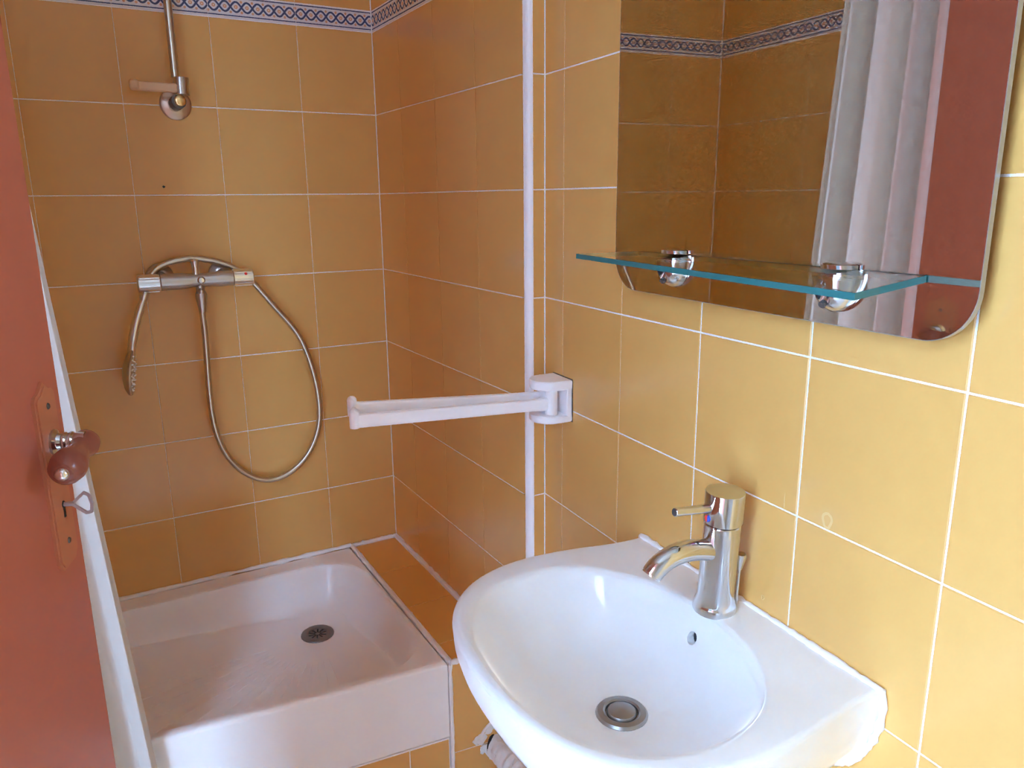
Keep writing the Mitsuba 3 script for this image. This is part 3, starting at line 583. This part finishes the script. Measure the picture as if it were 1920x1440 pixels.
add('door_key', Dm(cat(cyl([0.052, 0.006, kz0], [0.052, 0.018, kz0], 0.0028, n=16), bm)), KEYM); lab('door_key', 'small metal key with a triangular bow in the lock of the red door', 'key')
for z in (0.25, 1.05, 1.85):
    add('door_1__hinge', Dm(cyl([0.702, 0.004, z - 0.04], [0.702, 0.004, z + 0.04], 0.0065, n=16)), SATIN, smooth=30)

# ---------------------------------------------------------------- shower curtain
NU, NV = 260, 60
g = np.random.default_rng(11)
zs = np.linspace(0.10, 2.03, NV); us_ = np.linspace(0, 1, NU)
v = []
amp = 0.022 * (0.75 + 0.5 * np.interp(us_ * 7, np.arange(9), g.random(9)))
phs = us_ * 4.5 * 2 * np.pi + 0.8 * np.sin(us_ * 9)
for z in zs:
    pr = np.array([-0.043 - 0.064 * (z - 1.3843), 1.3575]); plw = np.array([-0.262, 1.175])
    dv = plw - pr; Ld = np.linalg.norm(dv); dv /= Ld; nv = np.array([-dv[1], dv[0]])
    env = np.clip(us_ / 0.10, 0, 1) * (0.7 + 0.3 * (2.03 - z) / 1.9)
    wob = 0.004 * np.sin(us_ * 17 + 1.5 * z)
    o = (amp * np.sin(phs + 0.5 * math.sin(1.3 * z + 1)) + wob) * env
    sh = 0.010 * np.cos(phs) * env
    xy = pr + dv * (us_ * Ld + sh)[:, None] + nv * o[:, None]
    v.append(np.column_stack([xy, np.full(NU, z)]))
v = np.vstack(v); f = []
for i in range(NV - 1):
    for j in range(NU - 1):
        a = i * NU + j; f += [[a, a + 1, a + NU + 1], [a, a + NU + 1, a + NU]]
kcu = add('shower_curtain', tm(v, f), 'mat_curtain', smooth=True); lab(kcu, 'white shower curtain bunched behind the red door', 'curtain')
krod = add('curtain_rod', cyl([-0.285, 1.30, 2.045], [0.7395, 1.30, 2.045], 0.011, n=24), SATIN, smooth=30); lab(krod, 'metal rod across the shower front that carries the white curtain', 'curtain rod')

# ---------------------------------------------------------------- pipe stub in broken plaster under the basin
lab('lagged_pipe', 'white wrapped pipe coming out of broken tiles under the basin', 'pipe')
pp = spline([[0.706, 1.332, 0.166], [0.709, 1.26, 0.170], [0.715, 1.17, 0.165], [0.725, 1.05, 0.145]], 60)
g = np.random.default_rng(3)
m = tube(pp, 0.027 + 0.0022 * np.sin(np.arange(60) * 1.3) + 0.0012 * g.normal(0, 1, 60), 28)
m.vertices += 0.0012 * g.normal(0, 1, m.vertices.shape)
add('lagged_pipe__wrapping', m, PLASTER, smooth=45)
def lump(c, r, seed):
    s = trimesh.creation.icosphere(2, 1.0); gg = np.random.default_rng(seed)
    s.vertices *= (1 + 0.28 * gg.normal(0, 1, (len(s.vertices), 1)) * 0.6); s.vertices *= r; s.apply_translation(c); return s
lumps = [lump(c, r, i) for i, (c, r) in enumerate([((0.668, 1.338, 0.196), (0.016, 0.006, 0.013)), ((0.690, 1.336, 0.215), (0.010, 0.006, 0.012)), ((0.700, 1.335, 0.228), (0.006, 0.005, 0.016)), ((0.722, 1.333, 0.214), (0.008, 0.006, 0.014)), ((0.676, 1.337, 0.168), (0.008, 0.005, 0.012))])]
cr = [tube(spline([[0.672, 1.3372, 0.205], [0.684, 1.336, 0.222], [0.700, 1.3345, 0.232]], 14), 0.0035, 8), tube([[0.695, 1.3352, 0.228], [0.700, 1.3348, 0.250], [0.697, 1.335, 0.270]], 0.004, 8)]
add('lagged_pipe__plaster_collar', cat(lumps + cr), PLASTER, smooth=30, label='broken plaster around the pipe')
add('lagged_pipe__dark_gap', cyl([0.706, 1.3352, 0.170], [0.707, 1.3325, 0.1705], 0.0288, n=24), BLACK)
